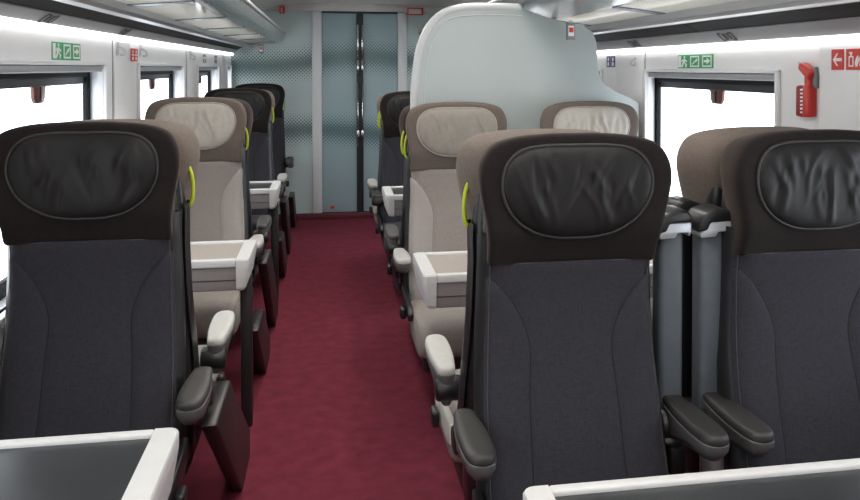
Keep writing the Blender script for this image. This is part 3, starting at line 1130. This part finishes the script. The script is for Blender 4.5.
def green_sign(side, y, z, W, H, label):
    t = wall_thing('emergency_sign', label, 'sign', side, y, z, .0005)
    g = .006
    w_ = (W - 2 * g) / 3
    for i in range(3):
        x0 = -W / 2 + i * (w_ + g)
        p = pol(t, 'sign_plate', rect(x0, x0 + w_, -H / 2, H / 2), 'green', -.002, 0)
        if i == 0:       # running figure beside a doorway
            pol(t, 'pictogram', rect(x0 + .006, x0 + w_ * .30, -H * .42, H * .42), 'white')
            pol(t, 'pictogram', disc(x0 + w_ * .62, H * .33, H * .10), 'white')
            c = x0 + w_ * .58
            pol(t, 'pictogram', [(c - .010, H * .20), (c + .012, H * .20), (c + .008, -H * .06), (c - .012, -H * .06)], 'white')
            pol(t, 'pictogram', [(c - .012, -H * .06), (c, -H * .06), (c - .012, -H * .40), (c - .028, -H * .40)], 'white')
            pol(t, 'pictogram', [(c - .002, -H * .06), (c + .008, -H * .06), (c + .030, -H * .22), (c + .022, -H * .42), (c + .014, -H * .40), (c + .018, -H * .24)], 'white')
            pol(t, 'pictogram', [(c + .010, H * .20), (c + .032, H * .02), (c + .027, -H * .05), (c + .008, H * .08)], 'white')
            pol(t, 'pictogram', [(c - .008, H * .20), (c - .026, H * .06), (c - .022, -H * .02), (c - .004, H * .10)], 'white')
        else:            # pane with hammer strokes / pane pushed out
            fr = .006
            a, b = x0 + w_ * .12, x0 + w_ * .88
            lo, hi = -H * .40, H * .40
            pol(t, 'pictogram', rect(a, b, hi - fr, hi), 'white')
            pol(t, 'pictogram', rect(a, b, lo, lo + fr), 'white')
            pol(t, 'pictogram', rect(a, a + fr, lo + fr, hi - fr), 'white')
            pol(t, 'pictogram', rect(b - fr, b, lo + fr, hi - fr), 'white')
            if i == 1:
                pol(t, 'pictogram', [(a + .016, lo + .012), (a + .022, lo + .010), (b - .02, hi - .018), (b - .027, hi - .014)], 'white')
                pol(t, 'pictogram', [(b - .034, hi - .020), (b - .018, hi - .011), (b - .014, hi - .019), (b - .030, hi - .028)], 'white')
            else:
                pol(t, 'pictogram', [(a + .014, -.004), (a + .040, -.004), (a + .040, -.012), (b - .012, .001), (a + .040, .014), (a + .040, .005), (a + .014, .005)], 'white')
    return t


green_sign(-1, 3.057, 1.559, .315, .062, 'green triple emergency exit sign above window of the single seat row')
green_sign(1, 3.265, 1.5285, .335, .060, 'green triple emergency exit sign above window of the paired seats')

# red pair of signs beside the hammer
t = wall_thing('arrow_sign', 'red sign with white arrow beside the red hammer', 'sign', 1, 2.262, 1.526, .0125)
pol(t, 'sign_plate', rect(-.030, .030, -.032, .032), 'red', -.002, 0)
pol(t, 'arrow', [(-.021, 0), (-.002, .020), (.006, .020), (-.008, .005), (.022, .005), (.022, -.005), (-.008, -.005), (.006, -.020), (-.002, -.020)], 'white')
t = wall_thing('extinguisher_sign', 'red extinguisher sign next to the white arrow sign', 'sign', 1, 2.178, 1.526, .0125)
pol(t, 'sign_plate', rect(-.042, .042, -.032, .032), 'red', -.002, 0)
for q in (rect(-.028, -.024, -.022, .010), rect(-.010, -.006, -.022, .010), rect(-.024, -.010, -.022, -.018), rect(-.024, -.010, .006, .010),
          rect(-.020, -.014, .010, .018), rect(-.026, -.012, .018, .022),
          [(.004, -.022), (.012, -.022), (.020, -.002), (.014, .012), (.006, .004), (.001, -.010)],
          [(.022, -.020), (.030, -.016), (.034, .002), (.027, .016), (.021, .002), (.024, -.008)]):
    pol(t, 'pictogram', q, 'white')

# small red sign on the single-row wall
t = wall_thing('alarm_sign', 'small red sign with white pictograms on the single-row window pillar', 'sign', -1, 4.02, 1.562, .0125)
pol(t, 'sign_plate', rect(-.065, .065, -.030, .030), 'red', -.002, 0)
for i, cx in enumerate((-.033, .033)):
    for q in (rect(cx - .022, cx + .022, -.003, .003), rect(cx - .006, cx + .006, .008, .024), [(cx - .020, -.022), (cx + .018, -.022), (cx + .004, -.008), (cx - .008, -.010)]):
        pol(t, 'pictogram', q, 'white')

# navy notice pair and grey icons
t = wall_thing('notice_sign', 'pair of navy notice stickers on the wall past the partition', 'sign', 1, 4.31, 1.536, .0005)
for cx in (-.036, .036):
    pol(t, 'sign_plate', rect(cx - .031, cx + .031, -.031, .031), 'navy', -.002, 0)
    pol(t, 'pictogram', disc(cx, .012, .010), 'white')
    pol(t, 'pictogram', [(cx - .014, -.024), (cx + .014, -.024), (cx + .008, -.002), (cx - .010, -.002)], 'white')
for yy, lab in ((6.32, 'small dark sticker on single-row wall, over the beginning of the last wide window'),
                (6.95, 'small dark sticker on single-row wall, near the end wall')):
    t = wall_thing('wall_sticker', lab, 'sign', -1, yy, 1.572, .0005)
    pol(t, 'sign_plate', rect(-.075, .075, -.032, .032), 'grey', -.002, 0)
    pol(t, 'pictogram', rect(-.05, .05, -.004, .012), 'white')
    pol(t, 'pictogram', disc(0, -.018, .010), 'white')

# coat hooks
for side, yy, zz, lab in ((-1, 3.70, 1.585, 'pale coat hook on single-row pillar before the small red sign'), (-1, 4.13, 1.585, 'pale coat hook just past the small red sign'),
                          (-1, 5.60, 1.585, 'pale coat hook on single-row pillar after the second wide window'), (1, 3.92, 1.545, 'pale coat hook on wall beside the navy stickers'),
                          (1, 4.62, 1.545, 'pale coat hook on wall behind the partition edge')):
    t = wall_thing('coat_hook', lab, 'hook', side, yy, zz, .013 if side < 0 else 0)
    link('hook_plate', box('hook_plate', -.014, .014, -.006, 0, -.03, .03, 'hookclear', .003), t)
    link('hook_arm', tube('hook_arm', catmull([(0, -.004, .012), (0, -.022, .002), (0, -.034, -.012), (0, -.030, -.026), (0, -.016, -.026)], 4, False), .006, 'hookclear'), t)

# emergency hammer
t = wall_thing('emergency_hammer', 'red emergency hammer in its wall case beside the window', 'hammer', 1, 2.420, 1.43, 0)
link('back_plate', prism('back_plate', [(.018, .000), (.046, .004), (.048, .040), (.040, .074), (.018, .072)], 'y', -.014, 0, 'grey', .004), t)
cs = link('hammer_case', prism('hammer_case', [(-.042, -.090), (-.002, -.094), (-.004, .010), (-.036, .012), (-.042, .004)], 'y', -.030, 0, 'darkred', .005), t)
link('case_front', prism('case_front', [(.000, -.094), (.034, -.090), (.034, .010), (.000, .012)], 'y', -.034, 0, 'hammer', .005), t)
for i in range(7):
    z = -.080 + i * .0125
    link('case_slot', prism('case_slot', [(-.006, z), (.007, z + .001), (.007, z + .007), (-.006, z + .006)], 'y', -.0355, -.030, 'white'), t)
link('hammer_handle', prism('hammer_handle', [(.004, -.02), (.028, -.02), (.028, .050), (.004, .054)], 'y', -.030, -.006, 'hammer', .006), t)
hd_ = link('hammer_head', prism('hammer_head', [(-.026, .068), (.030, .030), (.040, .052), (.024, .072), (-.014, .090)], 'y', -.036, -.002, 'hammer', .007), t)
link('hammer_tip', tube('hammer_tip', [(-.020, -.019, .080), (-.030, -.019, .086), (-.040, -.019, .091)], [.011, .009, .004], 'bracket', 10), t)

# hanging displays under the rack ends and framed exit lamps on the end wall
for x, y, z, lab in ((1.165, 3.74, 1.684, 'small grey display with red print hanging under rack beside the partition'),
                     (-.60, 7.60, 1.682, 'small grey display hanging under the rack near the glass doors')):
    t = thing('rack_display', lab, 'display', (x, y, z))
    link('display_case', box('display_case', -.021, .021, -.010, .010, -.048, .036, 'grey', .003), t)
    link('display_face', box('display_face', -.014, .014, -.0115, -.010, -.030, .020, 'white'), t)
    link('display_print', box('display_print', -.011, .011, -.0125, -.0115, -.012, .012, 'red'), t)
    link('hanger', box('hanger', -.006, .006, -.004, .004, .036, .046, 'alu'), t)
for x, w_, lab in ((.875, .16, 'red framed sign hanging by the ceiling over the glass panel by the pair seats'), (-.43, .05, 'narrow red sign under the ceiling by the single-row rack')):
    t = thing('red_framed_sign', lab, 'sign', (x, YE - .05, 2.075))
    link('sign_face', box('sign_face', -w_ / 2, w_ / 2, -.008, 0, -.045, .028, 'header'), t)
    fr = .012
    for q in ((-w_ / 2, w_ / 2, .016, .028), (-w_ / 2, w_ / 2, -.045, -.033), (-w_ / 2, -w_ / 2 + fr, -.033, .016), (w_ / 2 - fr * 1.6, w_ / 2, -.033, .016)):
        link('sign_frame', box('sign_frame', q[0], q[1], -.012, -.008, q[2], q[3], 'red'), t)

# wiring box and chrome pipe between the charcoal pair
t = thing('seat_socket', 'dark socket box with chrome pipe between the charcoal pair of seats', 'socket', (.915, 1.98, 0))
link('pedestal', box('pedestal', -.03, .03, -.03, .03, 0, .43, 'legdark', .006), t)
link('socket_box', box('socket_box', -.045, .0, -.05, .03, .43, .52, 'shell', .008), t)
link('chrome_pipe', tube('chrome_pipe', [(.052, -.085, .40), (.052, -.085, .545), (.052, -.082, .56)], [.030, .030, .024], 'alu', 16), t)
